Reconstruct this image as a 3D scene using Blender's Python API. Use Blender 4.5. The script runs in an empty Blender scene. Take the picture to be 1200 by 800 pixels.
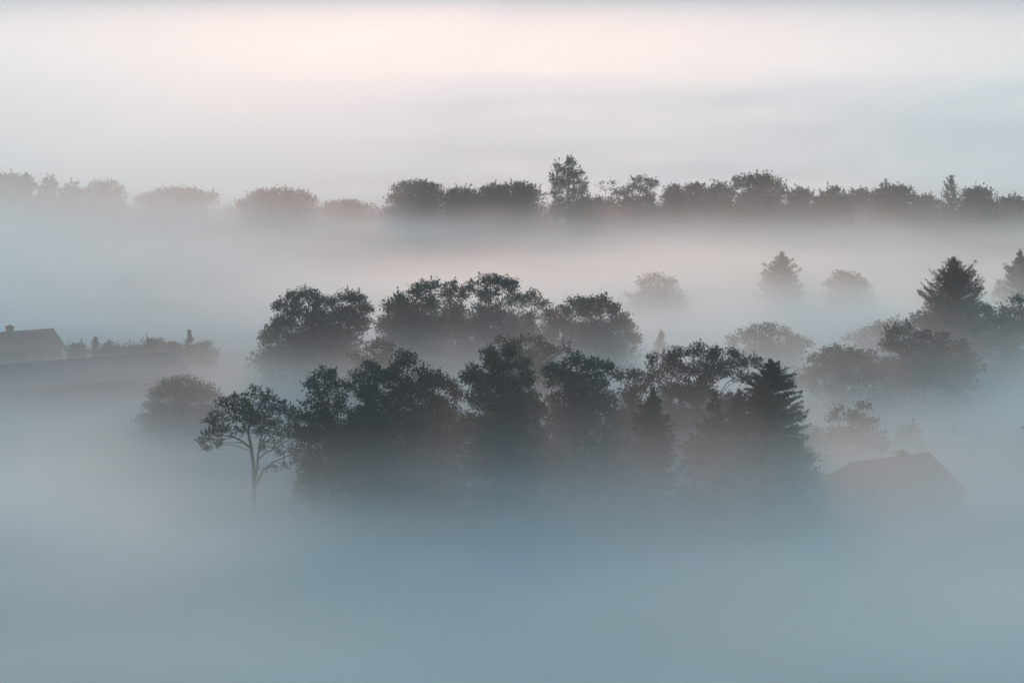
import bpy, math, random
import numpy as np

C = bpy.context.scene.collection
SC = bpy.context.scene

# ------------------------------------------------------------------ camera, sky, sun, exposure
CAM_H = 49.8                 # the viewpoint stands on a slope above the valley floor (metres)
FPX = 3000.0                 # focal length in pixels of a 1200 px wide picture
PITCH = math.atan(410 / FPX)
cam_d = bpy.data.cameras.new('camera')
cam_d.sensor_width = 36.0
cam_d.lens = 36.0 * FPX / 1200.0
cam_d.clip_start = 0.5
cam_d.clip_end = 40000
cam = bpy.data.objects.new('camera', cam_d)
cam.location = (0, 0, CAM_H)
cam.rotation_euler = (math.pi / 2 - PITCH, 0, 0)
C.objects.link(cam)
SC.camera = cam

SUN_EL, SUN_AZ = math.radians(4.0), math.radians(-1.0)      # low dawn sun ahead, straight beyond the valley
world = bpy.data.worlds.new('World')
SC.world = world
world.use_nodes = True
wt = world.node_tree
wt.nodes.clear()
wo = wt.nodes.new('ShaderNodeOutputWorld')
wb = wt.nodes.new('ShaderNodeBackground')
sky = wt.nodes.new('ShaderNodeTexSky')
sky.sky_type = 'NISHITA'
sky.sun_disc = False
sky.sun_elevation = SUN_EL
sky.sun_rotation = SUN_AZ
sky.air_density = 1.0
sky.dust_density = 0.0
sky.ozone_density = 2.15
wb.inputs['Strength'].default_value = 0.15
wt.links.new(sky.outputs['Color'], wb.inputs['Color'])
wt.links.new(wb.outputs[0], wo.inputs['Surface'])

sun_d = bpy.data.lights.new('sun', 'SUN')
sun_d.energy = 0.195
sun_d.angle = math.radians(12)
sun_d.color = (1.0, 0.38, 0.25)
sun = bpy.data.objects.new('sun', sun_d)
sun.rotation_euler = (SUN_EL - math.pi / 2, 0, -SUN_AZ)    # shines from ahead, towards the camera
C.objects.link(sun)

SC.view_settings.view_transform = 'Standard'
SC.view_settings.look = 'None'
SC.view_settings.gamma = 1.0
SC.view_settings.use_curve_mapping = False
SC.view_settings.exposure = 1.72
SC.cycles.volume_bounces = 8
SC.cycles.max_bounces = 12
SC.cycles.volume_step_rate = 1.0
SC.cycles.volume_max_steps = 1024

# the air: thin even haze, and the fog that lies on the valley floor
HAZE = dict(color=(0.95, 0.96, 0.97, 1), g=0.44, sigma=0.00025)
FOG = dict(color=(0.908, 0.99, 0.984, 1), g=0.8, base=0.25, base_top=3.0, base_y=(560, 605), top=18.0, soft=18.0, pow=3.0, sigma=0.16, big=3.0, wisp=5.5, lump=1.3, rate=0.016,
           fall=8.2, fall_y=(225, 540), back_y=(540, 1200),
           mist=0.00025, mist_y=(230, 420), mist_left=50.0, mist_left_x=(-15, -90), mist_bumps=[(48, 385, 36, 45, 34.0)],
           bumps=[(-95, 545, 60, 60, 4.0), (46, 244, 28, 40, -0.5), (48, 370, 26, 18, 3.0), (-48, 296, 24, 9, 2.0), (-62, 318, 40, 26, -6.0), (50, 398, 22, 24, -1.2),
                  (-24, 232, 14, 16, -4.0), (-75, 240, 46, 60, -3.0), (36, 263, 16, 14, -2.5)])

# ------------------------------------------------------------------ helpers
def rng_of(seed):
    return np.random.default_rng(seed)


def gh(x, y):
    """height of the valley floor"""
    return (0.30 * np.sin(x * 0.021 + 1.3) * np.cos(y * 0.017) + 0.22 * np.sin(x * 0.05 + y * 0.043)
            + 0.10 * np.sin(x * 0.13 - y * 0.11))


def seen(px, py, dist):
    """the point at ground distance DIST (metres along the view) that the photo shows at pixel px, py"""
    u, v = (px - 600.0) / FPX, (400.0 - py) / FPX
    dy = math.cos(PITCH) + v * math.sin(PITCH)
    dz = -math.sin(PITCH) + v * math.cos(PITCH)
    t = dist / dy
    return np.array([u * t, dist, CAM_H + dz * t])


def make_mesh(name, verts, faces, mat, parent=None, smooth=False):
    me = bpy.data.meshes.new(name)
    if isinstance(verts, np.ndarray) and isinstance(faces, np.ndarray):
        n, k = faces.shape
        me.vertices.add(len(verts))
        me.vertices.foreach_set('co', verts.astype(np.float32).ravel())
        me.loops.add(n * k)
        me.loops.foreach_set('vertex_index', faces.astype(np.int32).ravel())
        me.polygons.add(n)
        me.polygons.foreach_set('loop_start', np.arange(0, n * k, k, dtype=np.int32))
        me.polygons.foreach_set('loop_total', np.full(n, k, dtype=np.int32))
        me.update(calc_edges=True)
    else:
        me.from_pydata([tuple(v) for v in verts], [], faces)
        me.update()
    if smooth:
        me.polygons.foreach_set('use_smooth', np.ones(len(me.polygons), dtype=bool))
    me.materials.append(mat)
    o = bpy.data.objects.new(name, me)
    C.objects.link(o)
    if parent is not None:
        o.parent = parent
    return o


def thing(name, label, cat, loc, group=None, rz=0.0):
    o = bpy.data.objects.new(name, None)
    o.empty_display_size = 0.5
    C.objects.link(o)
    o.location = [float(c) for c in loc]
    o.rotation_euler = (0, 0, rz)
    o['label'] = label
    o['category'] = cat
    if group:
        o['group'] = group
    return o


class Tubes:
    def __init__(self):
        self.v, self.f = [], []

    def add(self, path, radii, sides=6):
        path = np.asarray(path, float)
        n0 = len(self.v)
        for i, p in enumerate(path):
            d = path[min(i + 1, len(path) - 1)] - path[max(i - 1, 0)]
            d = d / (np.linalg.norm(d) + 1e-9)
            a = np.cross(d, (0.31, 0.87, 0.12))
            a /= np.linalg.norm(a) + 1e-9
            b = np.cross(d, a)
            for s in range(sides):
                w = 2 * math.pi * s / sides
                self.v.append(p + radii[i] * (a * math.cos(w) + b * math.sin(w)))
        for i in range(len(path) - 1):
            for s in range(sides):
                q = (s + 1) % sides
                self.f.append((n0 + i * sides + s, n0 + i * sides + q, n0 + (i + 1) * sides + q, n0 + (i + 1) * sides + s))
        self.f.append(tuple(n0 + s for s in range(sides))[::-1])
        self.f.append(tuple(n0 + (len(path) - 1) * sides + s for s in range(sides)))


def curve(a, b, sag, R, n=5, wob=0.05):
    a, b = np.asarray(a, float), np.asarray(b, float)
    L = np.linalg.norm(b - a)
    out = []
    for i in range(n):
        t = i / (n - 1)
        p = a + (b - a) * t
        p[2] += sag * L * math.sin(math.pi * t)
        if 0 < i < n - 1:
            p += R.normal(0, wob * L, 3) * (0.6, 0.6, 0.35)
        out.append(p)
    return out


def unit(a):
    return a / (np.linalg.norm(a, axis=-1, keepdims=True) + 1e-9)


def leaf_mesh(cen, a, length, width, R):
    """rhombic leaves at CEN along the unit vectors A"""
    n = len(cen)
    b = unit(np.cross(a, unit(R.normal(size=(n, 3)))))
    l = (length * R.uniform(0.6, 1.3, n))[:, None] * 0.5
    w = (width * R.uniform(0.6, 1.3, n))[:, None] * 0.5
    v = np.stack([cen - a * l, cen + b * w - a * l * 0.1, cen + a * l, cen - b * w - a * l * 0.1], 1).reshape(-1, 3)
    f = np.arange(4 * n).reshape(n, 4)
    return v, f


# ------------------------------------------------------------------ materials
def new_mat(name):
    m = bpy.data.materials.new(name)
    m.use_nodes = True
    nt = m.node_tree
    nt.nodes.clear()
    out = nt.nodes.new('ShaderNodeOutputMaterial')
    return m, nt, out


def leaf_mat(name, c1, c2, c3):
    m, nt, out = new_mat(name)
    geo = nt.nodes.new('ShaderNodeNewGeometry')
    ramp = nt.nodes.new('ShaderNodeValToRGB')
    ramp.color_ramp.elements[0].color = (*c1, 1)
    ramp.color_ramp.elements[1].color = (*c3, 1)
    e = ramp.color_ramp.elements.new(0.55)
    e.color = (*c2, 1)
    noise = nt.nodes.new('ShaderNodeTexNoise')
    noise.inputs['Scale'].default_value = 0.35
    tc = nt.nodes.new('ShaderNodeTexCoord')
    nt.links.new(tc.outputs['Object'], noise.inputs['Vector'])
    mix = nt.nodes.new('ShaderNodeMath')
    mix.operation = 'MULTIPLY_ADD'
    mix.inputs[1].default_value = 0.5
    nt.links.new(geo.outputs['Random Per Island'], mix.inputs[0])
    half = nt.nodes.new('ShaderNodeMath')
    half.operation = 'MULTIPLY'
    half.inputs[1].default_value = 0.55
    nt.links.new(noise.outputs['Fac'], half.inputs[0])
    nt.links.new(half.outputs[0], mix.inputs[2])
    nt.links.new(mix.outputs[0], ramp.inputs['Fac'])
    p = nt.nodes.new('ShaderNodeBsdfPrincipled')
    p.inputs['Roughness'].default_value = 0.65
    p.inputs['Specular IOR Level'].default_value = 0.25
    nt.links.new(ramp.outputs['Color'], p.inputs['Base Color'])
    tr = nt.nodes.new('ShaderNodeBsdfTranslucent')
    nt.links.new(ramp.outputs['Color'], tr.inputs['Color'])
    ms = nt.nodes.new('ShaderNodeMixShader')
    ms.inputs[0].default_value = 0.1
    nt.links.new(p.outputs[0], ms.inputs[1])
    nt.links.new(tr.outputs[0], ms.inputs[2])
    nt.links.new(ms.outputs[0], out.inputs['Surface'])
    return m


def rough_mat(name, c1, c2, scale, rough=0.9, stretch=(1, 1, 1), bump=0.3):
    m, nt, out = new_mat(name)
    tc = nt.nodes.new('ShaderNodeTexCoord')
    mp = nt.nodes.new('ShaderNodeMapping')
    mp.inputs['Scale'].default_value = stretch
    nt.links.new(tc.outputs['Object'], mp.inputs['Vector'])
    n = nt.nodes.new('ShaderNodeTexNoise')
    n.inputs['Scale'].default_value = scale
    n.inputs['Detail'].default_value = 6
    nt.links.new(mp.outputs[0], n.inputs['Vector'])
    r = nt.nodes.new('ShaderNodeValToRGB')
    r.color_ramp.elements[0].position, r.color_ramp.elements[1].position = 0.3, 0.7
    r.color_ramp.elements[0].color = (*c1, 1)
    r.color_ramp.elements[1].color = (*c2, 1)
    nt.links.new(n.outputs['Fac'], r.inputs['Fac'])
    p = nt.nodes.new('ShaderNodeBsdfPrincipled')
    p.inputs['Roughness'].default_value = rough
    nt.links.new(r.outputs['Color'], p.inputs['Base Color'])
    b = nt.nodes.new('ShaderNodeBump')
    b.inputs['Strength'].default_value = bump
    b.inputs['Distance'].default_value = 0.05
    nt.links.new(n.outputs['Fac'], b.inputs['Height'])
    nt.links.new(b.outputs[0], p.inputs['Normal'])
    nt.links.new(p.outputs[0], out.inputs['Surface'])
    return m


def tile_mat(name, c1, c2, c3):
    """courses of roof tiles: each tile its own tone, with moss and weathering, and the course edges as relief"""
    m, nt, out = new_mat(name)
    N, K = nt.nodes, nt.links
    tc = N.new('ShaderNodeTexCoord')
    br = N.new('ShaderNodeTexBrick')
    br.inputs['Scale'].default_value = 1.0
    br.inputs['Brick Width'].default_value = 0.28
    br.inputs['Row Height'].default_value = 0.33
    br.inputs['Mortar Size'].default_value = 0.018
    br.inputs['Color1'].default_value = (*c1, 1)
    br.inputs['Color2'].default_value = (*c2, 1)
    br.inputs['Mortar'].default_value = (0.02, 0.018, 0.017, 1)
    K.new(tc.outputs['Object'], br.inputs['Vector'])
    n = N.new('ShaderNodeTexNoise')
    n.inputs['Scale'].default_value = 0.9
    n.inputs['Detail'].default_value = 5
    K.new(tc.outputs['Object'], n.inputs['Vector'])
    r = N.new('ShaderNodeValToRGB')
    r.color_ramp.elements[0].position, r.color_ramp.elements[1].position = 0.45, 0.68
    K.new(n.outputs['Fac'], r.inputs['Fac'])
    mx = N.new('ShaderNodeMix')
    mx.data_type = 'RGBA'
    K.new(r.outputs['Color'], mx.inputs[0])
    K.new(br.outputs['Color'], mx.inputs[6])
    mx.inputs[7].default_value = (*c3, 1)
    p = N.new('ShaderNodeBsdfPrincipled')
    p.inputs['Roughness'].default_value = 0.85
    K.new(mx.outputs[2], p.inputs['Base Color'])
    b = N.new('ShaderNodeBump')
    b.inputs['Strength'].default_value = 0.7
    b.inputs['Distance'].default_value = 0.04
    b.invert = True
    K.new(br.outputs['Fac'], b.inputs['Height'])
    K.new(b.outputs[0], p.inputs['Normal'])
    K.new(p.outputs[0], out.inputs['Surface'])
    return m


GREEN = leaf_mat('green_leaves', (0.022, 0.046, 0.036), (0.034, 0.064, 0.048), (0.055, 0.086, 0.058))
OLIVE = leaf_mat('turning_leaves', (0.032, 0.046, 0.034), (0.052, 0.062, 0.042), (0.080, 0.072, 0.048))
NEEDLE = leaf_mat('needles', (0.020, 0.036, 0.024), (0.030, 0.050, 0.032), (0.048, 0.068, 0.040))
RUST = leaf_mat('rusty_needles', (0.05, 0.042, 0.024), (0.085, 0.058, 0.032), (0.13, 0.075, 0.04))
BARK = rough_mat('bark', (0.035, 0.028, 0.022), (0.085, 0.070, 0.056), 6.0, stretch=(3, 3, 0.6))
GRASS = rough_mat('meadow', (0.035, 0.055, 0.022), (0.080, 0.095, 0.042), 0.05, stretch=(0.6, 1.6, 1), bump=0.2)
TILES = tile_mat('clay_tiles', (0.095, 0.042, 0.030), (0.15, 0.072, 0.050), (0.070, 0.062, 0.040))
CEMENT = tile_mat('old_cement_slates', (0.15, 0.15, 0.145), (0.21, 0.205, 0.195), (0.12, 0.125, 0.10))
SLATE = tile_mat('dark_tiles', (0.040, 0.036, 0.036), (0.080, 0.072, 0.068), (0.055, 0.058, 0.042))
PLASTER = rough_mat('plaster', (0.30, 0.28, 0.25), (0.40, 0.38, 0.34), 1.5)
BOARDS = rough_mat('weathered_boards', (0.06, 0.048, 0.038), (0.12, 0.10, 0.08), 3.0, stretch=(4, 4, 0.4))
BRICK = rough_mat('chimney_brick', (0.11, 0.055, 0.042), (0.19, 0.10, 0.075), 8.0)
GLASS = rough_mat('window_glass', (0.02, 0.024, 0.028), (0.03, 0.034, 0.04), 1.0, 0.15, bump=0.0)
WOOD = rough_mat('painted_wood', (0.10, 0.075, 0.055), (0.15, 0.11, 0.08), 4.0)

# ------------------------------------------------------------------ ground
def build_ground():
    xs = np.concatenate([-np.geomspace(6800, 170, 36), np.linspace(-160, 160, 81), np.geomspace(170, 6800, 36)])
    ys = np.concatenate([np.linspace(-140, 120, 14), np.linspace(126, 700, 120), np.geomspace(720, 30000, 70)])
    X, Y = np.meshgrid(xs, ys)
    Z = gh(X, Y)
    v = np.stack([X, Y, Z], -1).reshape(-1, 3)
    nx, ny = len(xs), len(ys)
    i = np.arange(nx * ny).reshape(ny, nx)
    f = np.stack([i[:-1, :-1], i[:-1, 1:], i[1:, 1:], i[1:, :-1]], -1).reshape(-1, 4)
    o = make_mesh('ground', v, f, GRASS, smooth=True)
    o['kind'] = 'structure'
    return o


build_ground()

# ------------------------------------------------------------------ houses
def box(v, f, x0, x1, y0, y1, z0, z1):
    n = len(v)
    v += [(x0, y0, z0), (x1, y0, z0), (x1, y1, z0), (x0, y1, z0), (x0, y0, z1), (x1, y0, z1), (x1, y1, z1), (x0, y1, z1)]
    f += [tuple(n + k for k in q) for q in ((3, 2, 1, 0), (4, 5, 6, 7), (0, 1, 5, 4), (1, 2, 6, 5), (2, 3, 7, 6), (3, 0, 4, 7))]


def house(name, label, ridge_end, length, half, drop, rz, roof_mat, wall_mat, chimney=None, group=None, cat='house', back=1.0):
    """gabled house; RIDGE_END is the right-hand end of its ridge, RZ the turn of the ridge; local x runs along the ridge to the left end at -length"""
    gz = float(gh(ridge_end[0], ridge_end[1]))
    rh = ridge_end[2] - gz                        # ridge height
    eh = rh - drop                                # eave height
    t = thing(name, label, cat, (ridge_end[0], ridge_end[1], gz), group, rz)
    hf, hb = half, half * back
    db = drop * back
    over = 0.45
    L0, L1 = -length + over, -over
    wf, wbk = hf - over, hb - over
    tz = lambda y: rh - drop * abs(y) / hf - 0.06
    v = [(L0, -wf, -0.6), (L1, -wf, -0.6), (L1, wbk, -0.6), (L0, wbk, -0.6),
         (L0, -wf, tz(wf)), (L1, -wf, tz(wf)), (L1, wbk, tz(wbk)), (L0, wbk, tz(wbk)), (L0, 0, rh - 0.06), (L1, 0, rh - 0.06)]
    f = [(0, 1, 5, 4), (2, 3, 7, 6), (1, 2, 6, 9, 5), (3, 0, 4, 8, 7), (4, 5, 9, 8), (6, 7, 8, 9)]
    make_mesh('wall', v, f, wall_mat, t)
    th = 0.22
    v, f = [], []
    for sgn, w in ((-1, hf), (1, hb)):
        n = len(v)
        e = rh - drop * w / hf
        v += [(-length, 0, rh), (0, 0, rh), (0, sgn * w, e), (-length, sgn * w, e),
              (-length, 0, rh + th), (0, 0, rh + th), (0, sgn * w, e + th), (-length, sgn * w, e + th)]
        f += [tuple(n + k for k in q) for q in ((0, 1, 2, 3), (7, 6, 5, 4), (1, 0, 4, 5), (2, 1, 5, 6), (3, 2, 6, 7), (0, 3, 7, 4))]
    roof = make_mesh('roof', v, f, roof_mat, t)
    v, f = [], []
    k = 0
    while k * 0.4 < length - 0.1:                  # ridge tiles, a low humped cap
        box(v, f, -min(length, k * 0.4 + 0.39), -k * 0.4, -0.13, 0.13, rh + th - 0.07, rh + th + 0.05 + 0.02 * (k % 2))
        k += 1
    cap = make_mesh('ridge_cap', v, f, roof_mat, roof)
    if chimney:
        cx, cw, ch = chimney
        v, f = [], []
        box(v, f, cx - cw, cx + cw, -cw * 0.9 + 0.5, cw * 0.9 + 0.5, rh - 1.4, rh + ch)
        box(v, f, cx - cw - 0.08, cx + cw + 0.08, -cw * 0.9 + 0.42, cw * 0.9 + 0.58, rh + ch + 0.003, rh + ch + 0.16)
        box(v, f, cx - cw * 0.5, cx + cw * 0.5, -cw * 0.4 + 0.5, cw * 0.4 + 0.5, rh + ch + 0.163, rh + ch + 0.34)
        make_mesh('chimney', v, f, BRICK, roof)
    if eh > 1.8:
        nwin = max(2, int(length / 4))
        for k in range(nwin):
            x = -length * (k + 0.5) / nwin
            if k == nwin // 2:
                v, f = [], []
                box(v, f, x - 0.5, x + 0.5, -wf - 0.06, -wf + 0.05, 0.05, 2.05)
                make_mesh('door', v, f, WOOD, t)
                continue
            v, f = [], []
            for q in ((x - 0.62, x - 0.54, 0.9, 2.1), (x + 0.54, x + 0.62, 0.9, 2.1), (x - 0.54, x + 0.54, 0.9, 0.98),
                      (x - 0.54, x + 0.54, 2.02, 2.1), (x - 0.04, x + 0.04, 0.98, 2.02)):
                box(v, f, q[0], q[1], -wf - 0.07, -wf + 0.05, q[2], q[3])
            w = make_mesh('window', v, f, WOOD, t)
            v, f = [], []
            box(v, f, x - 0.54, x + 0.54, -wf - 0.03, -wf + 0.04, 0.98, 2.02)
            make_mesh('pane', v, f, GLASS, w)
    return t


house('farmhouse', 'long gabled farmhouse roof with a squat chimney at the left edge', seen(63, 387, 347), 17.0, 4.7, 2.0,
      math.radians(31), TILES, BOARDS, chimney=(-6.1, 0.42, 0.75), cat='house')
house('barn', 'long low barn with a plain dark ridge in front of the chimneyed farmhouse', seen(206, 414, 320), 24.0, 5.2, 2.2,
      math.radians(30), CEMENT, BOARDS, cat='barn')
house('cottage', 'cottage roof with a chimney on its ridge sunk in the mist at lower right', seen(1090, 533, 246), 10.4, 5.6, 3.0,
      math.radians(33), SLATE, BOARDS, chimney=(-3.2, 0.42, 0.40), cat='house')
house('farm_shed', 'faint roof slope half hidden in mist at the right edge', seen(1308, 476, 264), 9.0, 4.6, 2.3,
      math.radians(31), SLATE, BOARDS, cat='shed')

# ------------------------------------------------------------------ trees
seed_no = [100]


def fine(pts):
    out = []
    for p, q in zip(pts[:-1], pts[1:]):
        out += [tuple(p[k] + (q[k] - p[k]) * i / 4 for k in range(3)) for i in range(4)]
    return out[3:] + [tuple(pts[-1])]


def broadleaf(name, label, dist, base_px, lumps, mat=GREEN, lai=3.4, leaf=0.22, spray=1.0, group=None, limbs=None, cat='tree',
              trunk_r=None, skirt=True, top_frac=0.72, clus=30, sig=None, twigs=3, up=0.35):
    seed_no[0] += 1
    R = rng_of(seed_no[0])
    base = seen(base_px, 400, dist)
    bx = base[0]
    gz = float(gh(bx, dist))
    t = thing(name, label, cat, (bx, dist, gz), group)
    mpp = dist / FPX * 1.0                         # metres per photo pixel at that distance
    L = []
    if skirt:                                      # lower boughs and shoots down towards the ground
        lumps = list(lumps)
        by = -10 + CAM_H * FPX / dist
        px0, px1 = min(q[0] - q[2] for q in lumps), max(q[0] + q[2] for q in lumps)
        yt, yb = min(q[1] for q in lumps), max(q[1] for q in lumps)
        yl = yt + 0.45 * (yb - yt)
        rr = min(0.2 * (px1 - px0), 0.4 * (by - yl) + 2)
        while yl < by - 1.1 * rr and rr > 3:
            yl += rr * 0.75
            for k in range(4):
                lumps.append((px0 + (px1 - px0) * (0.17 + 0.22 * k + R.uniform(-0.05, 0.05)), yl + (R.uniform(-0.55, 0.55) + (0.55 if k in (0, 3) else 0)) * rr, rr * R.uniform(0.8, 1.15), rr * R.uniform(0.6, 0.95), 0.42))
    for q in lumps:
        x, y, rx = q[0], q[1], q[2]
        rz = q[3] if len(q) > 3 else rx
        p = seen(x, y, dist)
        L.append((p[0] - bx, p[2] - gz, rx * mpp, rz * mpp, q[4] if len(q) > 4 else 1.0))
    xs = np.array([q[0] for q in L]); zs = np.array([q[1] for q in L])
    xc = xs.mean(); half = max(1.0, (xs.max() - xs.min()) / 2)
    ztop = max(q[1] + q[3] for q in L)
    tub = Tubes()
    tr = trunk_r or max(0.09, ztop * 0.022)
    # trunk
    hx = xc * 0.55
    tops = ztop * top_frac
    trunk = [np.array([0, 0, -0.35])]
    for i in range(1, 7):
        s = i / 6
        trunk.append(np.array([hx * s ** 1.5 + R.normal(0, 0.012 * ztop), R.normal(0, 0.012 * ztop), tops * s]))
    if limbs is None:
        tub.add(trunk, [tr * (1.25 if i == 0 else (1 - 0.72 * i / 6)) for i in range(7)], 8)
    else:
        for pts, r0, r1 in limbs:
            path = []
            for (x, y, dy) in pts:
                p = seen(x, y, dist)
                path.append((p[0] - bx, dy, p[2] - gz))
            n = len(path)
            tub.add(path, [r0 + (r1 - r0) * k / (n - 1) for k in range(n)], 8)
        trunk = [np.array(q) for q in [(seen(x, y, dist)[0] - bx, dy, seen(x, y, dist)[2] - gz) for pts, a, b in limbs for x, y, dy in fine(pts)]]
    sg = sig or leaf * 1.35
    cens, dirs = [], []
    for (lx, lz, rx, rz, fill) in L:
        sp = math.sqrt(max(0.05, 1 - ((lx - xc) / (half * 1.35)) ** 2))
        ly = R.uniform(-0.55, 0.55) * half * sp
        c = np.array([lx, ly, lz])
        ry = 0.5 * (rx + max(rx, rz))
        area = math.pi * rx * rz
        nl = int(1.33 * fill * lai * area / (leaf * leaf * 0.34))
        nc = max(4, nl // clus)
        d = unit(R.normal(size=(nc, 3)))
        rad = R.uniform(0.15, 1.0, nc) ** 0.5 * 0.92
        cc = c + d * rad[:, None] * (rx, ry, rz)
        k = R.integers(0, nc, nl)
        outw = unit(cc - c)
        pts = cc[k] + R.normal(0, sg, (nl, 3)) * (1, 1, 0.75)
        a = unit(outw[k] * 0.7 + R.normal(0, 0.7, (nl, 3)) + (0, 0, up))
        cens.append(pts); dirs.append(a)
        # leaf tufts and a few shoots that break the outline
        ns = int(spray * max(4, (rx + rz) / leaf * 1.1))
        for _ in range(ns):
            th = R.uniform(0, 2 * math.pi)
            ph = R.uniform(-0.35, 1.25)
            dd = np.array([math.cos(th) * math.cos(ph), math.sin(th) * math.cos(ph), math.sin(ph)])
            if R.uniform() < 0.72:
                s0 = c + dd * (rx, ry, rz) * R.uniform(0.85, 1.12) + dd * leaf * R.uniform(0, 0.9)
                m = int(R.integers(12, 22))
                cens.append(s0 + R.normal(0, leaf * R.uniform(0.6, 1.1), (m, 3)) * (1, 1, 0.8))
                dirs.append(unit(dd * 0.5 + R.normal(0, 0.7, (m, 3)) + (0, 0, up)))
                continue
            s0 = c + dd * (rx, ry, rz) * 0.85
            g = unit(dd + np.array([0, 0, 0.6 + up]) + R.normal(0, 0.3, 3))
            ln = R.uniform(1.2, 3.0) * leaf * 1.35
            m = int(R.integers(10, 18))
            tt = R.uniform(0, 1, m)
            cens.append(s0 + g * (tt * ln)[:, None] + R.normal(0, leaf * 0.36, (m, 3)) * (1.2 - tt)[:, None])
            dirs.append(unit(g + R.normal(0, 0.6, (m, 3))))
        # limb to the clump
        below = [q for q in trunk if q[2] < lz - 0.1 * ztop and q[2] > 0.12 * ztop] or trunk[2:4] or trunk
        a0 = min(below, key=lambda q: abs((lz - q[2]) - 0.75 * abs(lx - q[0]) - 0.08 * ztop) + 0.5 * np.linalg.norm(q - c))
        r0 = tr * 0.24 if limbs is None else tr * 0.16
        if limbs is not None:
            a0 = min(trunk, key=lambda q: np.linalg.norm(q - c) + 2.5 * max(0.0, q[2] - lz))
        tub.add(curve(a0, c, 0.05, R, 5), np.linspace(r0, r0 * 0.3, 5), 5)
        for q in range(min(twigs, nc)):
            tub.add(curve(c, cc[q], 0.04, R, 3), (r0 * 0.32, r0 * 0.22, r0 * 0.1), 4)
    make_mesh('trunk', tub.v, tub.f, BARK, t, smooth=True)
    cen, a = np.concatenate(cens), np.concatenate(dirs)
    keep = cen[:, 2] > 0.05
    v, f = leaf_mesh(cen[keep], a[keep], leaf, leaf * 0.72, R)
    make_mesh('crown', v, f, mat, t)
    return t


def conifer(name, label, dist, base_px, profile, mat=NEEDLE, rise=0.25, step=0.42, per=9, needle=0.30, dens=1.0, group=None, cat='conifer',
            curl=0.35, gap=0.0):
    """PROFILE: (py, half width in px) from the tip down; branches in whorls, tips turned up, needle sprays along them"""
    seed_no[0] += 1
    R = rng_of(seed_no[0])
    bx = seen(base_px, 400, dist)[0]
    gz = float(gh(bx, dist))
    t = thing(name, label, cat, (bx, dist, gz), group)
    mpp = dist / FPX
    profile = list(profile) + [(-10 + CAM_H * FPX / dist - 6, profile[-1][1] * 1.06)]
    zs = [seen(base_px, p[0], dist)[2] - gz for p in profile]
    ws = [p[1] * 1.1 * mpp for p in profile]
    lo = [(p[2] if len(p) > 2 else 0.0) * mpp for p in profile]    # sideways shift of the crown's middle
    top = zs[0]
    tub = Tubes()
    tr = max(0.06, top * 0.017)
    n = 8
    tub.add([(R.normal(0, 0.01) * top if i else 0, R.normal(0, 0.01) * top if i else 0, -0.3 + (top + 0.25) * i / n) for i in range(n + 1)],
            [tr * (1.02 - i / n) for i in range(n + 1)], 7)
    cens, dirs = [], []
    z = top
    zz, ww, ll = zs[::-1], ws[::-1], lo[::-1]
    while z > max(0.7, zs[-1]):
        w = float(np.interp(z, zz, ww)); sh = float(np.interp(z, zz, ll))
        for b in range(per):
            if R.uniform() < gap:
                continue
            az = R.uniform(0, 2 * math.pi)
            ln = max(0.12, (w + sh * math.cos(az)) * R.uniform(0.55, 1.15))
            z0 = z + R.uniform(-0.9, 0.9) * step - rise * ln * 0.55
            d = np.array([math.cos(az), math.sin(az), 0.0])
            lift = rise * R.uniform(0.3, 1.5) + R.normal(0, 0.09)
            pts = []
            for i in range(5):
                s = i / 4
                pts.append(d * ln * s + np.array([0, 0, z0 + lift * ln * (s - 0.3 * s * (1 - s)) + curl * ln * 0.35 * s ** 3]) + R.normal(0, 0.03 * ln, 3) * (s > 0))
            pts = np.array(pts)
            if ln > 0.5:
                tub.add(pts, np.linspace(tr * 0.22, tr * 0.05, 5), 4)
            m = int(dens * (6 + 34 * ln / (needle / 0.30)))
            s = R.uniform(0.08, 1.0, m) ** 0.75
            p = np.stack([np.interp(s, np.linspace(0, 1, 5), pts[:, k]) for k in range(3)], 1)
            side = np.cross(d, (0, 0, 1.0))
            lat = R.normal(0, 0.17, m) * ln * (1.15 - s)
            p = p + side * lat[:, None] + R.normal(0, needle * 0.36, (m, 3))
            a = unit(d * 0.8 + side * np.sign(lat)[:, None] * 0.5 + np.array([0, 0, 0.35 + 0.5 * rise]) + R.normal(0, 0.45, (m, 3)))
            cens.append(p); dirs.append(a)
        z -= step * R.uniform(0.8, 1.2)
    m = 26
    cens.append(np.stack([R.normal(0, 0.05, m), R.normal(0, 0.05, m), top - R.uniform(-0.25, 0.7, m)], 1))
    dirs.append(unit(R.normal(0, 0.4, (m, 3)) + (0, 0, 1.2)))
    make_mesh('trunk', tub.v, tub.f, BARK, t, smooth=True)
    cen, a = np.concatenate(cens), np.concatenate(dirs)
    keep = cen[:, 2] > 0.05
    v, f = leaf_mesh(cen[keep], a[keep], needle, needle * 0.34, R)
    make_mesh('crown', v, f, mat, t)
    return t


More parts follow.
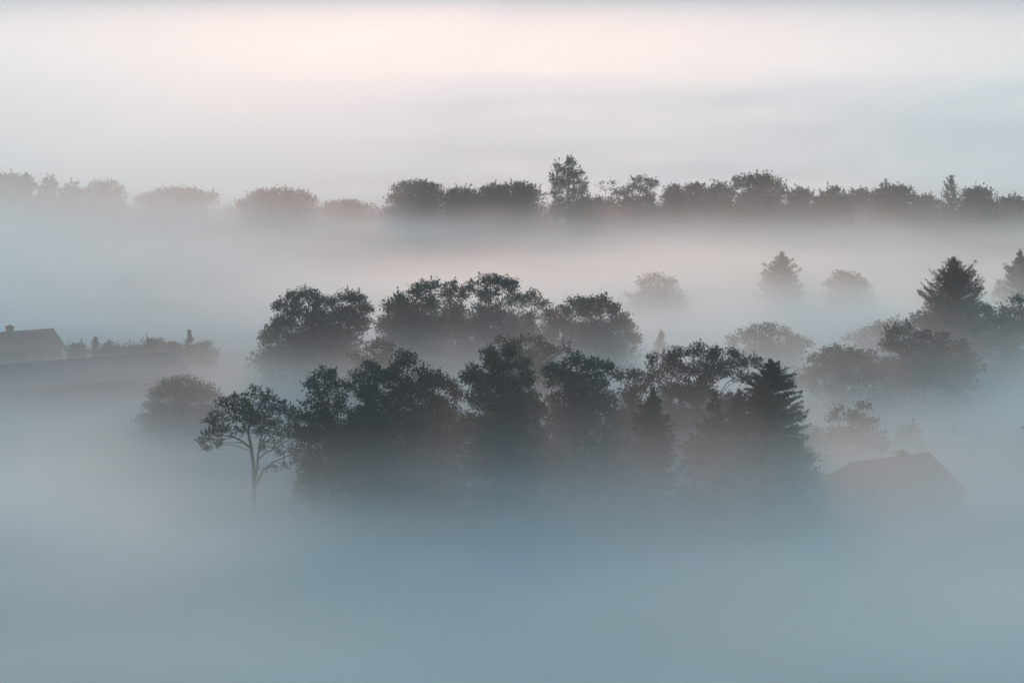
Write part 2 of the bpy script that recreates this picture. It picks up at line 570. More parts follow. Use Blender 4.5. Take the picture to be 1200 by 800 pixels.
def dome(x, top, hw, bottom, n=7, seed=0, flat=0.6):
    """clumps that fill a domed crown outline"""
    r = random.Random(seed)
    out = []
    h = bottom - top
    for i in range(n):
        s = -1 + 2 * (i + 0.5) / n
        rx = hw / n * 1.5 * r.uniform(0.85, 1.25)
        ry = rx * r.uniform(0.65, 0.95)
        y = top + ry + (1 - math.sqrt(max(0.0, 1 - (s * 0.92) ** 2))) * h * flat + r.uniform(0, 0.09) * h
        out.append((x + s * (hw - rx * 0.6), y, rx, ry))
    out.append((x, top + h * 0.45, hw * 0.5, h * 0.3))
    for i in range(max(2, n // 2)):
        s = -1 + 2 * (i + 0.5) / max(2, n // 2)
        out.append((x + s * hw * 0.6, top + h * 0.62, hw / n * 2.3, h * 0.26))
    for i in range(max(2, n // 2)):
        s = -1 + 2 * (i + 0.5) / max(2, n // 2)
        out.append((x + s * hw * 0.75, top + h * 0.86, hw / n * 2.0, h * 0.2))
    return out


# front row, about 240 m away
broadleaf('tree', 'slender open tree with bare lower trunk standing apart left of the dark grove', 242, 297,
          [(298, 461, 9, 7), (285, 465, 9, 7), (310, 468, 9, 7), (273, 470, 9, 7), (317, 464, 4, 6), (262, 477, 10, 7), (280, 480, 14, 9),
           (300, 478, 16, 10), (315, 480, 10, 8), (330, 476, 8, 6), (255, 488, 9, 8), (272, 492, 12, 8), (290, 495, 9, 7), (312, 492, 12, 9),
           (330, 488, 10, 8), (345, 482, 10, 7), (245, 497, 8, 7), (250, 507, 8, 4), (262, 500, 8, 6), (241, 512, 5, 4), (238, 518, 4, 3),
           (246, 521, 4, 4), (252, 525, 3, 3), (240, 511, 5, 5), (257, 513, 7, 4), (273, 511, 7, 4), (312, 519, 7, 5), (322, 518, 8, 5), (300, 498, 7, 5), (330, 530, 7, 4), (343, 534, 7, 4), (285, 507, 7, 4), (301, 508, 6, 4), (335, 514, 8, 4), (343, 524, 7, 4), (340, 500, 14, 9), (325, 508, 10, 6), (350, 512, 11, 8), (318, 546, 6, 3), (331, 551, 6, 3), (300, 490, 9, 6), (281, 488, 9, 6), (290, 478, 9, 7), (322, 497, 10, 7), (268, 500, 9, 4), (310, 503, 8, 5)], OLIVE, skirt=False, lai=1.2, leaf=0.20, spray=1.1, trunk_r=0.26, twigs=9, sig=0.25, clus=15,
          limbs=[([(297, 612, 0), (297, 590, 0), (298, 568, 0), (297, 545, 0.1), (294, 523, 0.1), (291, 508, 0), (293, 490, -0.2), (297, 470, 0)], 0.27, 0.05),
                 ([(299, 560, 0), (302, 545, -0.3), (303, 530, -0.5), (309, 515, -0.6), (318, 498, -0.5), (316, 472, -0.4)], 0.15, 0.03),
                 ([(299, 570, 0), (307, 553, 0.5), (320, 543, 0.9), (335, 537, 1.2), (352, 533, 1.3)], 0.12, 0.03),
                 ([(294, 525, 0), (282, 517, 0.4), (270, 512, 0.6), (257, 512, 0.8), (243, 508, 0.8)], 0.11, 0.025),
                 ([(303, 537, -0.3), (312, 529, -0.8), (325, 522, -1.2), (340, 512, -1.4)], 0.09, 0.025),
                 ([(291, 508, 0), (283, 497, 0.8), (272, 484, 1.0)], 0.08, 0.02),
                 ([(303, 525, -0.4), (306, 510, 0.5), (303, 496, 0.8), (305, 478, 0.8)], 0.08, 0.02)])
broadleaf('tree', 'ragged dark tree at the left end of the dark grove, beside the slender open tree', 243, 392,
          [(381, 440, 11, 9), (368, 450, 10, 8), (388, 452, 10, 12), (375, 463, 12, 8), (360, 472, 5, 3), (400, 465, 8, 7), (380, 478, 14, 7),
           (399, 477, 9, 8), (372, 490, 19, 11), (354, 490, 8, 7), (385, 505, 20, 13), (365, 513, 11, 9), (396, 526, 16, 13), (370, 536, 8, 9),
           (402, 546, 12, 10)], GREEN, lai=3.0)
broadleaf('tree', 'dark tree with twin pointed tops, second from the left in the dark grove', 240, 432,
          [(434, 429, 7, 8), (441, 440, 12, 9), (419, 443, 9, 7), (430, 461, 19, 15), (410, 452, 7, 7), (425, 490, 18, 17), (440, 490, 16, 16),
           (430, 518, 18, 15), (425, 542, 16, 11)], GREEN)
broadleaf('tree', 'widest and darkest tree of the dark grove, with a round topmost lobe', 244, 478,
          [(475, 421, 13, 10), (455, 440, 9, 9), (462, 430, 8, 7), (494, 433, 9, 8), (506, 440, 10, 8), (517, 447, 9, 9), (528, 454, 7, 8),
           (535, 464, 7, 7), (470, 448, 20, 14), (498, 456, 20, 13), (460, 470, 24, 16), (500, 474, 28, 15), (525, 480, 14, 12), (455, 500, 26, 16),
           (495, 502, 30, 16), (470, 526, 30, 14), (515, 522, 20, 14)], OLIVE, lai=3.6)
broadleaf('tree', 'dense tree with two brownish peaks and spiky sides in the middle of the dark grove', 240, 588,
          [(574, 418, 8, 11), (598, 414, 9, 11), (586, 429, 18, 11), (555, 433, 8, 8), (548, 441, 9, 5), (612, 426, 8, 10), (618, 441, 8, 9),
           (570, 447, 22, 13), (601, 449, 21, 14), (618, 470, 13, 8), (630, 476, 8, 4), (590, 473, 26, 11), (560, 469, 17, 9), (575, 495, 13, 9),
           (601, 498, 12, 9), (621, 493, 9, 7), (590, 516, 13, 8), (545, 500, 8, 11)], OLIVE, lai=3.4, spray=1.6, up=0.8)
broadleaf('tree', 'dark green tree with a broad uneven top right of the two-peaked tree', 246, 682,
          [(672, 421, 12, 7), (655, 431, 14, 8), (640, 436, 6, 6), (684, 426, 9, 8), (700, 428, 10, 8), (713, 432, 7, 9), (665, 442, 20, 9),
           (692, 446, 24, 13), (648, 450, 8, 3), (650, 470, 8, 7), (672, 465, 20, 13), (702, 470, 24, 15), (650, 487, 17, 9), (680, 494, 28, 15),
           (668, 518, 26, 14)], GREEN)
broadleaf('tree', 'low leafy tree filling the dip between two bigger dark trees', 252, 742,
          [(728, 440, 8, 6), (745, 440, 11, 7), (758, 446, 8, 6), (742, 461, 18, 13), (755, 484, 18, 15), (735, 492, 18, 14), (745, 512, 20, 14)], GREEN)
broadleaf('tree', 'tall broad tree with a lobed olive top behind the dark pine', 262, 818,
          [(764, 422, 6, 8), (782, 421, 8, 8), (798, 416, 8, 8), (816, 412, 11, 8), (830, 412, 9, 8), (842, 418, 9, 8), (858, 416, 8, 8),
           (872, 426, 8, 6), (885, 425, 8, 5), (795, 434, 18, 12), (825, 431, 20, 13), (850, 436, 17, 11), (872, 441, 13, 7), (770, 440, 9, 11),
           (790, 459, 23, 15), (820, 461, 22, 17), (848, 466, 15, 9), (782, 484, 21, 13), (816, 490, 25, 15), (840, 504, 15, 14)], OLIVE, lai=3.0)
conifer('pine_tree', 'dark layered pine with a blunt top, the tallest conifer of the grove', 243, 903,
        [(427, 5, 0), (431, 12, 0), (440, 20, 2), (450, 25, 0), (458, 28, 1), (466, 28, 4), (474, 35, 2), (481, 42, 3), (492, 41, 2), (504, 40, 2), (525, 40, 0), (550, 36, 0)],
        rise=0.08, step=0.45, per=16, dens=1.35, curl=0.35, needle=0.27)
conifer('pine_tree', 'small pine leaning on the left side of the blunt dark pine', 244, 866,
        [(459, 2), (465, 8), (474, 14), (484, 18), (500, 24), (525, 28), (550, 28)], rise=0.3, step=0.5, per=10, dens=1.4, curl=0.35, needle=0.27)
conifer('pine_tree', 'short pine with a tufted tip left of two larger pines', 241, 838,
        [(465, 3), (469, 8), (477, 7), (484, 10), (498, 18), (520, 22), (550, 24)], rise=0.35, step=0.5, per=10, dens=1.4, curl=0.35, needle=0.27)
conifer('spruce_tree', 'dark pointed spruce in front of the tall lobed tree', 238, 765,
        [(459, 1), (466, 5), (474, 11), (483, 14), (492, 21), (504, 21), (516, 24), (535, 26), (556, 28)], rise=0.05, step=0.42, per=12, dens=1.5, curl=0.5)
conifer('spruce_tree', 'faint little spruce tip deep in the mist below the dark green tree', 238, 675,
        [(515, 1), (524, 5), (536, 9), (552, 12), (575, 15)], rise=0.05, step=0.4, per=9, curl=0.4)
for x, y, D, lab in [(410, 512, 262, 'dark scrub seen between the trunks under the ragged tree and the twin tops'),
                     (535, 508, 264, 'dark scrub in the gap left of the two-peaked tree'),
                     (605, 510, 266, 'dark scrub behind the lower right side of the two-peaked tree'),
                     (650, 500, 268, 'dark scrub low between the two-peaked tree and the broad uneven tree'),
                     (800, 500, 270, 'dark scrub right of the pointed spruce'),
                     (735, 498, 268, 'dark scrub left of the pointed spruce'),
                     (928, 512, 266, 'dark scrub behind the right foot of the blunt pine')]:
    by = -10 + CAM_H * FPX / D
    broadleaf('bush', lab, D, x, [(x - 22, y + 8, 15, 9), (x, y, 17, 10), (x + 20, y + 7, 16, 9), (x - 12, y + 22, 26, 12, 0.6), (x + 14, y + 22, 26, 12, 0.6), (x, by - 12, 34, 12, 0.5)],
              GREEN, cat='bush', leaf=0.28, skirt=False, lai=3.0)
broadleaf('bush', 'misty thicket at the foot of the spruce', 236, 716,
          [(700, 530, 20, 12), (725, 528, 20, 13), (745, 535, 16, 12), (715, 552, 30, 14), (680, 545, 16, 10)], GREEN, cat='bush', leaf=0.24)
broadleaf('bush', 'misty thicket below the two smaller pines', 236, 832,
          [(812, 525, 16, 12), (835, 520, 16, 12), (860, 522, 20, 13), (885, 528, 20, 12), (838, 546, 34, 14), (875, 548, 24, 12)], GREEN, cat='bush', leaf=0.24)
broadleaf('bush', 'misty thicket under the widest and darkest tree', 238, 470,
          [(440, 556, 18, 12), (465, 552, 20, 13), (490, 548, 20, 13), (515, 548, 18, 12)], GREEN, cat='bush', leaf=0.24)
broadleaf('bush', 'misty thicket left of the faint little spruce tip', 238, 645,
          [(632, 545, 16, 12), (650, 538, 18, 13), (668, 550, 16, 12)], GREEN, cat='bush', leaf=0.24)
broadleaf('bush', 'misty thicket at the right foot of the blunt dark pine', 240, 925,
          [(905, 530, 18, 12), (925, 525, 18, 11), (945, 538, 16, 10)], GREEN, cat='bush', leaf=0.24)
broadleaf('young_tree', 'thin young tree fading into the mist under the ragged dark tree', 241, 366,
          [(366, 546, 9, 9), (373, 556, 8, 8), (357, 556, 7, 6), (366, 566, 10, 7)], GREEN, skirt=False, lai=1.8, trunk_r=0.09)
broadleaf('young_tree', 'pale young tree right of another under the ragged dark tree', 241, 389,
          [(390, 556, 9, 8), (398, 562, 8, 8), (384, 566, 7, 6)], GREEN, skirt=False, lai=1.6, trunk_r=0.08)
broadleaf('tree', 'airy tree with flat leafy layers just behind the misty cottage roof', 266, 1000,
          [(984, 482, 5, 4), (1000, 484, 8, 4), (1015, 481, 8, 4), (978, 492, 8, 8), (1005, 494, 16, 7), (1022, 498, 8, 6), (985, 505, 18, 9),
           (1012, 508, 16, 8), (1030, 510, 9, 6), (955, 508, 12, 5), (968, 515, 16, 7), (1000, 522, 26, 8), (1035, 520, 12, 6), (950, 520, 10, 6),
           (985, 535, 26, 8)], GREEN, lai=2.4)
broadleaf('tree', 'small rounded pale tree above the cottage chimney', 274, 1068,
          [(1065, 502, 8, 7), (1073, 510, 11, 9), (1061, 514, 12, 9), (1068, 528, 17, 10)], GREEN, lai=2.6)
broadleaf('bush', 'faint rounded bush right of the cottage in pale mist', 282, 1142,
          [(1122, 508, 8, 6), (1145, 512, 14, 7), (1160, 516, 10, 7), (1140, 524, 22, 8)], OLIVE, cat='bush')
broadleaf('tree', 'rounded solitary grey tree left of and behind the slender open tree', 286, 216,
          [(215, 448, 20, 8), (200, 452, 16, 8), (235, 455, 15, 8), (186, 462, 12, 8), (250, 463, 12, 7), (215, 465, 36, 11), (180, 475, 11, 7),
           (200, 482, 28, 11), (240, 481, 24, 9), (172, 490, 11, 5)], OLIVE, lai=3.2, leaf=0.25)

# middle row
broadleaf('tree', 'broad dark tree at the left end of the middle row', 322, 368,
          [(343, 347, 7, 6), (357, 347, 9, 6), (325, 360, 6, 7), (345, 358, 14, 11), (370, 353, 12, 8), (390, 352, 8, 7), (405, 349, 9, 6),
           (417, 355, 9, 8), (428, 363, 8, 7), (375, 371, 24, 13), (405, 372, 22, 12), (335, 378, 16, 12), (320, 390, 11, 9), (312, 398, 8, 6),
           (350, 394, 26, 12), (390, 394, 30, 12), (425, 379, 12, 10), (345, 414, 34, 10), (390, 414, 30, 10)], GREEN, leaf=0.28, lai=4.2)
broadleaf('tree', 'middle row tree with a forked crest rising to the right', 326, 484,
          [(497, 336, 6, 6), (508, 335, 7, 5), (487, 343, 9, 7), (470, 350, 9, 7), (458, 359, 8, 7), (475, 362, 16, 11), (500, 355, 15, 12),
           (490, 379, 28, 13), (455, 379, 14, 10), (480, 396, 26, 9)], GREEN, leaf=0.28, lai=4.2)
broadleaf('tree', 'loose small-crowned tree in the middle row, left of the highest crown', 330, 530,
          [(530, 337, 8, 6), (522, 346, 8, 8), (540, 347, 9, 8), (532, 362, 14, 10), (530, 378, 17, 9), (520, 392, 16, 8)], OLIVE, leaf=0.28, lai=2.8)
broadleaf('tree', 'highest crown of the middle row, with sky gaps under its cap', 328, 582,
          [(575, 331, 14, 7), (590, 333, 10, 7), (600, 337, 7, 8), (553, 336, 8, 7), (572, 345, 16, 9), (602, 350, 8, 9), (625, 346, 8, 7),
           (635, 356, 7, 5), (616, 356, 8, 7), (575, 372, 22, 11), (600, 375, 9, 6), (622, 370, 9, 5), (550, 386, 14, 8), (610, 388, 20, 8), (580, 392, 22, 8)], GREEN, leaf=0.28, lai=3.4)
broadleaf('tree', 'low domed tree at the right end of the middle row', 324, 692,
          [(675, 356, 10, 6), (690, 353, 9, 5), (705, 353, 9, 6), (718, 361, 9, 7), (660, 366, 10, 7), (645, 371, 10, 7), (690, 366, 22, 10),
           (725, 373, 12, 9), (735, 386, 10, 8), (700, 384, 28, 10), (660, 384, 24, 10), (742, 394, 7, 6), (690, 402, 40, 9)], GREEN, leaf=0.28, lai=4.2)
broadleaf('tree', 'grey rounded tree rising behind the two brownish peaks', 288, 622,
          [(585, 402, 6, 5), (600, 404, 8, 5), (615, 400, 7, 5), (632, 404, 9, 6), (645, 410, 9, 7), (661, 409, 6, 5), (600, 415, 15, 9),
           (635, 420, 21, 11), (575, 415, 8, 8), (625, 438, 30, 13)], OLIVE, leaf=0.26, lai=2.8)
broadleaf('tree', 'faint grey tree behind the twin pointed tops of the dark grove', 296, 440,
          [(445, 402, 7, 4), (435, 408, 8, 6), (452, 410, 9, 7), (417, 418, 6, 4), (425, 425, 12, 6), (448, 422, 14, 9), (440, 438, 24, 11)], OLIVE, leaf=0.26, lai=2.4)
conifer('spruce_tree', 'small pale spruce peeping over the left shoulder of the tall lobed tree', 330, 775,
        [(391, 1), (397, 4), (403, 8), (410, 11), (418, 13), (428, 15), (440, 16)], rise=0.1, step=0.45, per=10, needle=0.34)
broadleaf('tree', 'pinkish ghostly round tree right of the middle row', 392, 770,
          [(770, 328, 7, 5), (785, 332, 10, 5), (755, 333, 8, 5), (770, 340, 19, 7), (745, 348, 9, 6), (795, 348, 9, 6), (770, 354, 26, 8)], OLIVE, leaf=0.34)
broadleaf('tree', 'pale low tree with a small spike at its right, behind the tall lobed tree', 330, 898,
          [(885, 386, 8, 5), (900, 384, 9, 5), (919, 391, 5, 5), (875, 394, 10, 6), (900, 397, 23, 8), (930, 396, 8, 5), (890, 410, 30, 8), (862, 401, 10, 5), (943, 402, 10, 5), (925, 408, 18, 6)], GREEN, leaf=0.3)
conifer('larch_tree', 'pale pinkish cone-shaped larch alone in the far mist', 402, 915,
        [(299, 2), (304, 7), (311, 14), (319, 18), (328, 20), (337, 22), (346, 25)], RUST, rise=0.2, step=0.45, per=14, needle=0.34, gap=0.15, dens=1.4)
broadleaf('tree', 'ghostly flat-topped tree right of the pale larch', 398, 994,
          [(985, 325, 9, 4), (997, 325, 9, 4), (975, 331, 9, 4), (1000, 334, 15, 5), (1015, 336, 8, 3), (986, 338, 15, 4)], OLIVE, leaf=0.36)
conifer('fir_tree', 'fan-shaped fir with rusty upswept branch tips above a wide bush', 338, 1115,
        [(304, 1), (308, 5), (313, 12), (319, 20), (327, 26), (336, 29), (346, 32), (356, 33), (368, 32), (385, 30)], RUST, rise=0.5, step=0.36, per=17,
        needle=0.28, dens=0.75, curl=0.35, gap=0.1)
broadleaf('bush', 'wide dark bush spreading at the foot of the fan-shaped fir', 332, 1118,
          [(1080, 376, 13, 7), (1105, 364, 17, 8), (1140, 361, 17, 8), (1156, 365, 8, 7), (1125, 373, 33, 11), (1095, 381, 25, 9), (1140, 381, 25, 9), (1160, 376, 9, 7)], GREEN,
          leaf=0.3, cat='bush', top_frac=0.5)
conifer('pine_tree', 'pale pine with tiered branches cut by the right edge', 385, 1193,
        [(297, 1), (303, 5), (309, 11), (315, 18), (322, 14), (329, 21), (336, 25), (346, 26), (356, 27)], rise=0.2, step=0.55, per=12, needle=0.34, curl=0.4, dens=1.4)
broadleaf('tree', 'grey-green tree with a stepped outline at the right edge below the pale pine', 328, 1190,
          [(1196, 351, 10, 5), (1180, 364, 9, 4), (1196, 365, 13, 7), (1172, 374, 11, 6), (1190, 385, 23, 9), (1175, 398, 18, 8)], GREEN, leaf=0.3)
broadleaf('tree', 'bluish broad clump with small pointed tops below the fan-shaped fir', 304, 1082,
          [(1045, 391, 9, 7), (1060, 387, 9, 6), (1078, 394, 8, 6), (1083, 391, 3, 6), (1096, 399, 9, 6), (1109, 399, 6, 7), (1125, 406, 9, 7), (1060, 404, 21, 11),
           (1095, 413, 27, 11), (1075, 428, 38, 12), (1132, 418, 10, 8), (1128, 430, 16, 9), (1040, 404, 9, 8)], GREEN, leaf=0.28, spray=1.6)
broadleaf('tree', 'bluish low domed tree right of the blunt dark pine', 300, 988,
          [(980, 413, 13, 5), (1000, 413, 13, 5), (960, 420, 12, 7), (985, 424, 25, 9), (1015, 422, 17, 8), (955, 434, 13, 9), (1000, 438, 36, 11), (1030, 432, 18, 10), (945, 444, 12, 8)], GREEN, leaf=0.28)
broadleaf('tree', 'pale grey thicket left of the wide bush under the fir', 342, 1042,
          [(1050, 381, 8, 5), (1030, 386, 9, 5), (1065, 384, 9, 5), (1010, 391, 9, 5), (1040, 393, 28, 8), (1000, 396, 14, 5)], OLIVE, leaf=0.3, lai=2.6)

# the hedge right of the farmhouse
for (x, y, hw, lab, kind) in [
        (90, 402, 9, 'low clipped shrub touching the farmhouse gable', 0),
        (112, 396, 5, 'thin pointed shrub with two spikes, nearest spire to the farmhouse', 1),
        (130, 401, 11, 'rounded shrub right of the two-spiked shrub in the hedge', 0),
        (153, 403, 12, 'lowest rounded shrub in the middle of the hedge', 0),
        (180, 396, 13, 'tall leafy shrub near the right part of the hedge', 0),
        (204, 401, 11, 'shrub in the dip before the last spire of the hedge', 0),
        (222, 391, 6, 'pointed shrub forming the tallest spire of the hedge', 1),
        (238, 400, 11, 'rounded shrub closing the hedge at its right end', 0)]:
    if kind:
        conifer('shrub', lab, 338, x, [(y, 1), (y + 5, hw * 0.5), (y + 11, hw), (y + 20, hw * 1.3), (y + 40, hw * 1.4)], NEEDLE, rise=0.8, step=0.4, per=9,
                needle=0.3, group='shrubs in the hedge by the farmhouse', cat='shrub')
    else:
        broadleaf('shrub', lab, 338, x, dome(x, y, hw * 1.45, 438, 5, x), GREEN, leaf=0.28, lai=4.5, spray=1.4, group='shrubs in the hedge by the farmhouse', cat='shrub')

# far treeline
FAR = 'trees of the far treeline'
for (x, top, hw, bot, n, mt, lab) in [
        (8, 203, 17, 258, 5, GREEN, 'hazy tree cut by the left edge in the far treeline'),
        (28, 205, 12, 258, 4, GREEN, 'faint tree second from the left edge in the far treeline'),
        (56, 207, 11, 258, 4, OLIVE, 'faint far tree with a small square crest, left part of the far treeline'),
        (82, 215, 12, 258, 4, GREEN, 'lowest dark far tree between two reddish crests at far left'),
        (120, 212, 25, 258, 7, OLIVE, 'hazy far tree just left of the gap in the far treeline'),
        (206, 219, 44, 258, 9, OLIVE, 'wide pale dome standing alone at left in the far treeline'),
        (327, 222, 42, 258, 9, OLIVE, 'wide dome left of centre in the far treeline with pale gaps at both sides'),
        (404, 235, 26, 258, 5, OLIVE, 'very low pale tree left of the flat-crested far tree'),
        (488, 211, 32, 258, 7, GREEN, 'broad far tree with a flat crest left of the poplar'),
        (541, 219, 20, 258, 5, GREEN, 'far tree with wispy thin top right of the flat-crested tree'),
        (575, 217, 17, 258, 5, GREEN, 'narrow round far tree two places left of the poplar'),
        (606, 213, 27, 258, 6, OLIVE, 'dark domed far tree just left of the poplar'),
        (790, 217, 13, 258, 4, GREEN, 'notched far tree with a drooping left side right of the umbrella-topped tree'),
        (815, 216, 17, 258, 5, GREEN, 'spiky far tree left of the biggest far crown'),
        (842, 214, 15, 258, 5, GREEN, 'far tree with a knobbly top touching the biggest far crown on its left'),
        (890, 203, 34, 258, 8, GREEN, 'biggest and darkest crown of the far treeline with a flat cap'),
        (938, 219, 14, 258, 4, GREEN, 'feathery far tree right of the biggest far crown'),
        (975, 221, 20, 258, 5, GREEN, 'rounded far tree between feathery tops in the right half of the treeline'),
        (1010, 222, 17, 258, 5, GREEN, 'ragged far tree left of the brown domed far tree'),
        (1048, 217, 25, 258, 6, OLIVE, 'brown domed tree in the right part of the far treeline'),
        (1086, 229, 16, 258, 5, GREEN, 'low far tree at the left foot of the slim conifer'),
        (1146, 220, 22, 258, 6, GREEN, 'far tree with a stepped crown right of the slim conifer'),
        (1188, 231, 20, 258, 5, GREEN, 'low far tree cut by the right edge of the treeline')]:
    broadleaf('tree', lab, 557 + (x * 7 % 13) - 6, x, dome(x, top, hw * 1.12, bot, n + 1, x), mt, leaf=0.48, lai=3.2, group=FAR, spray=1.5, up=0.7, twigs=1)
broadleaf('poplar_tree', 'tall slim poplar rising highest from the far treeline', 553, 666,
          [(667, 190, 5, 5), (669, 199, 7, 8), (655, 198, 6, 7), (677, 206, 6, 9), (652, 210, 7, 9), (665, 213, 10, 9), (682, 218, 6, 9), (656, 224, 10, 9),
           (674, 227, 9, 8), (685, 232, 5, 7), (660, 236, 13, 8), (655, 247, 15, 8), (679, 246, 12, 8)], GREEN, leaf=0.38, lai=1.7, skirt=False, spray=1.6, up=1.0, cat='tree')
broadleaf('tree', 'far tree with a layered umbrella top on open limbs right of the poplar', 556, 750,
          [(752, 211, 6, 3), (744, 214, 6, 3), (761, 213, 6, 3), (768, 216, 4, 2), (755, 220, 9, 4), (740, 222, 9, 5), (727, 228, 9, 5), (757, 230, 11, 6), (738, 236, 14, 7), (720, 238, 10, 5),
           (765, 236, 8, 5), (750, 246, 28, 7)], GREEN, leaf=0.42, lai=2.4, group=FAR)
broadleaf('tree', 'almost bare spindly tree beside the poplar', 560, 708,
          [(712, 213, 6, 2), (718, 215, 4, 2), (703, 217, 5, 2), (710, 222, 6, 3), (706, 232, 8, 4)], OLIVE, leaf=0.36, skirt=False, lai=0.5, spray=0.3, trunk_r=0.14, twigs=8, group=FAR)
broadleaf('bush', 'low bush between the poplar and the almost bare tree', 552, 690,
          [(683, 238, 11, 5), (695, 237, 10, 5), (705, 241, 10, 5), (690, 248, 22, 6)], GREEN, leaf=0.42, cat='bush')
conifer('cypress_tree', 'slim pointed conifer alone above the right part of the far treeline', 555, 1110,
        [(208, 1), (213, 4), (220, 8), (228, 10), (238, 12), (256, 13)], NEEDLE, rise=0.9, step=0.7, per=8, needle=0.5, dens=0.8, gap=0.1)


def undergrowth():
    """the unbroken scrub along the foot of the far treeline"""
    R = rng_of(7)
    cens = []
    for x in range(-20, 1225, 7):
        p = seen(x, 250, 560)
        n = 220
        h = R.uniform(2.4, 5.2) * (0.8 if x < 440 else 1.0)
        c = np.array([p[0], 560 + R.uniform(-5, 5), 0.0])
        q = unit(R.normal(size=(n, 3))) * R.uniform(0.2, 1, (n, 1)) ** 0.4 * (2.0, 2.0, h)
        q[:, 2] = np.abs(q[:, 2])
        cens.append(c + q)
    cen = np.concatenate(cens)
    v, f = leaf_mesh(cen, unit(R.normal(size=cen.shape)), 0.5, 0.3, R)
    o = make_mesh('undergrowth', v, f, GREEN)
    o['kind'] = 'stuff'


undergrowth()


# ------------------------------------------------------------------ air: even haze round everything, and the fog that lies on the valley floor
def closed_box(name, x0, x1, y0, y1, z0, z1, mat):
    v, f = [], []
    box(v, f, x0, x1, y0, y1, z0, z1)
    o = make_mesh(name, v, f, mat)
    o['kind'] = 'stuff'
    return o


def haze_material():
    m, nt, out = new_mat('thin_haze')
    p = nt.nodes.new('ShaderNodeVolumePrincipled')
    p.inputs['Color'].default_value = HAZE['color']
    p.inputs['Density'].default_value = HAZE['sigma']
    p.inputs['Anisotropy'].default_value = HAZE['g']
    nt.links.new(p.outputs[0], out.inputs['Volume'])
    return m


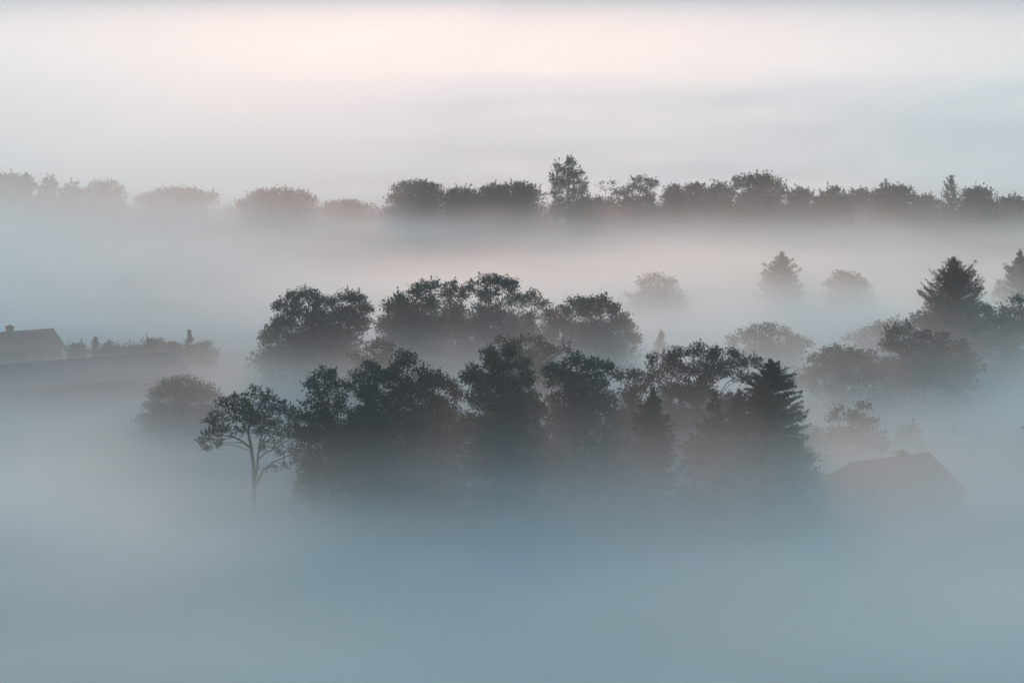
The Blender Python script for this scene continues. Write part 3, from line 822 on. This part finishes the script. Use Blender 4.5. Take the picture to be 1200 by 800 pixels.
def fog_material():
    m, nt, out = new_mat('ground_fog')
    N, K = nt.nodes, nt.links

    def val(s, x):
        if isinstance(x, (int, float)):
            s.default_value = x
        else:
            K.new(x, s)

    def mth(op, a, b=0.0, c=None, clamp=False):
        n = N.new('ShaderNodeMath')
        n.operation = op
        n.use_clamp = clamp
        val(n.inputs[0], a); val(n.inputs[1], b)
        if c is not None:
            val(n.inputs[2], c)
        return n.outputs[0]

    geo = N.new('ShaderNodeNewGeometry')
    sep = N.new('ShaderNodeSeparateXYZ')
    K.new(geo.outputs['Position'], sep.inputs[0])
    x, y, z = sep.outputs

    def noise(scale, detail):
        mp = N.new('ShaderNodeMapping')
        mp.inputs['Scale'].default_value = scale
        K.new(geo.outputs['Position'], mp.inputs['Vector'])
        n = N.new('ShaderNodeTexNoise')
        n.inputs['Scale'].default_value = 1.0
        n.inputs['Detail'].default_value = detail
        n.inputs['Roughness'].default_value = 0.55
        K.new(mp.outputs[0], n.inputs['Vector'])
        return n.outputs['Fac']

    def bump(x0, y0, ax, ay, h):
        """a swell of the fog's upper surface, or a hollow"""
        a = mth('MULTIPLY', mth('SUBTRACT', x, x0), 1.0 / ax)
        b = mth('MULTIPLY', mth('SUBTRACT', y, y0), 1.0 / ay)
        r2 = mth('ADD', mth('MULTIPLY', a, a), mth('MULTIPLY', b, b))
        return mth('MULTIPLY', mth('POWER', 2.718, mth('MULTIPLY', r2, -1.0)), h)

    big = noise((0.012, 0.020, 0.0), 1.0)
    wisps = noise((0.045, 0.075, 0.16), 3.0)
    top = mth('MULTIPLY_ADD', mth('SUBTRACT', big, 0.5), FOG['big'], FOG['top'])
    def slope(y0, y1):
        return mth('MULTIPLY', mth('SUBTRACT', y, y0), 1.0 / (y1 - y0), clamp=True)

    away = mth('SUBTRACT', slope(*FOG['fall_y']), slope(*FOG['back_y']))
    top = mth('SUBTRACT', top, mth('MULTIPLY', away, FOG['fall']))
    for q in FOG['bumps']:
        top = mth('ADD', top, bump(*q))
    top = mth('MULTIPLY_ADD', mth('SUBTRACT', wisps, 0.5), FOG['wisp'], top)
    d = mth('MULTIPLY', mth('SUBTRACT', top, z), 1.0 / FOG['soft'], clamp=True)
    d = mth('MULTIPLY', d, mth('POWER', d, FOG['pow'] - 1.0))
    d = mth('MULTIPLY', d, FOG['sigma'])
    bank = mth('MULTIPLY', mth('SUBTRACT', FOG['base_top'], z), 1.0 / FOG['base_top'], clamp=True)   # the fog lies thickest on the open land beyond
    d = mth('ADD', d, mth('MULTIPLY', mth('MULTIPLY', mth('MULTIPLY', bank, bank), slope(*FOG['base_y'])), FOG['base']))
    body = noise((0.016, 0.030, 0.09), 2.0)       # denser and thinner drifts inside the layer
    d = mth('MULTIPLY', d, mth('MAXIMUM', mth('MULTIPLY_ADD', mth('SUBTRACT', body, 0.5), FOG['lump'] * 2.0, 1.0), 0.15))
    # thin mist above the dense layer, gathering beyond the grove
    far = mth('MULTIPLY', mth('SUBTRACT', y, FOG['mist_y'][0]), 1.0 / (FOG['mist_y'][1] - FOG['mist_y'][0]), clamp=True)
    x0, x1 = FOG['mist_left_x']
    left = mth('MULTIPLY_ADD', mth('MULTIPLY', mth('SUBTRACT', x, x0), 1.0 / (x1 - x0), clamp=True), FOG['mist_left'], 1.0)
    for q in FOG['mist_bumps']:
        left = mth('ADD', left, bump(*q))
    low = mth('MULTIPLY', mth('SUBTRACT', 23.5, z), 1.0 / 23.5, clamp=True)
    d = mth('ADD', d, mth('MULTIPLY', mth('MULTIPLY', mth('MULTIPLY', far, low), left), FOG['mist']))
    p = N.new('ShaderNodeVolumePrincipled')
    p.inputs['Color'].default_value = FOG['color']
    p.inputs['Anisotropy'].default_value = FOG['g']
    K.new(d, p.inputs['Density'])
    K.new(p.outputs[0], out.inputs['Volume'])
    m.cycles.volume_step_rate = FOG['rate']
    return m


closed_box('ground_fog', -6850, 6850, -150, 30050, -1.5, 24.0, fog_material())
closed_box('haze', -6950, 6950, -220, 30150, -2.5, 51.0, haze_material())
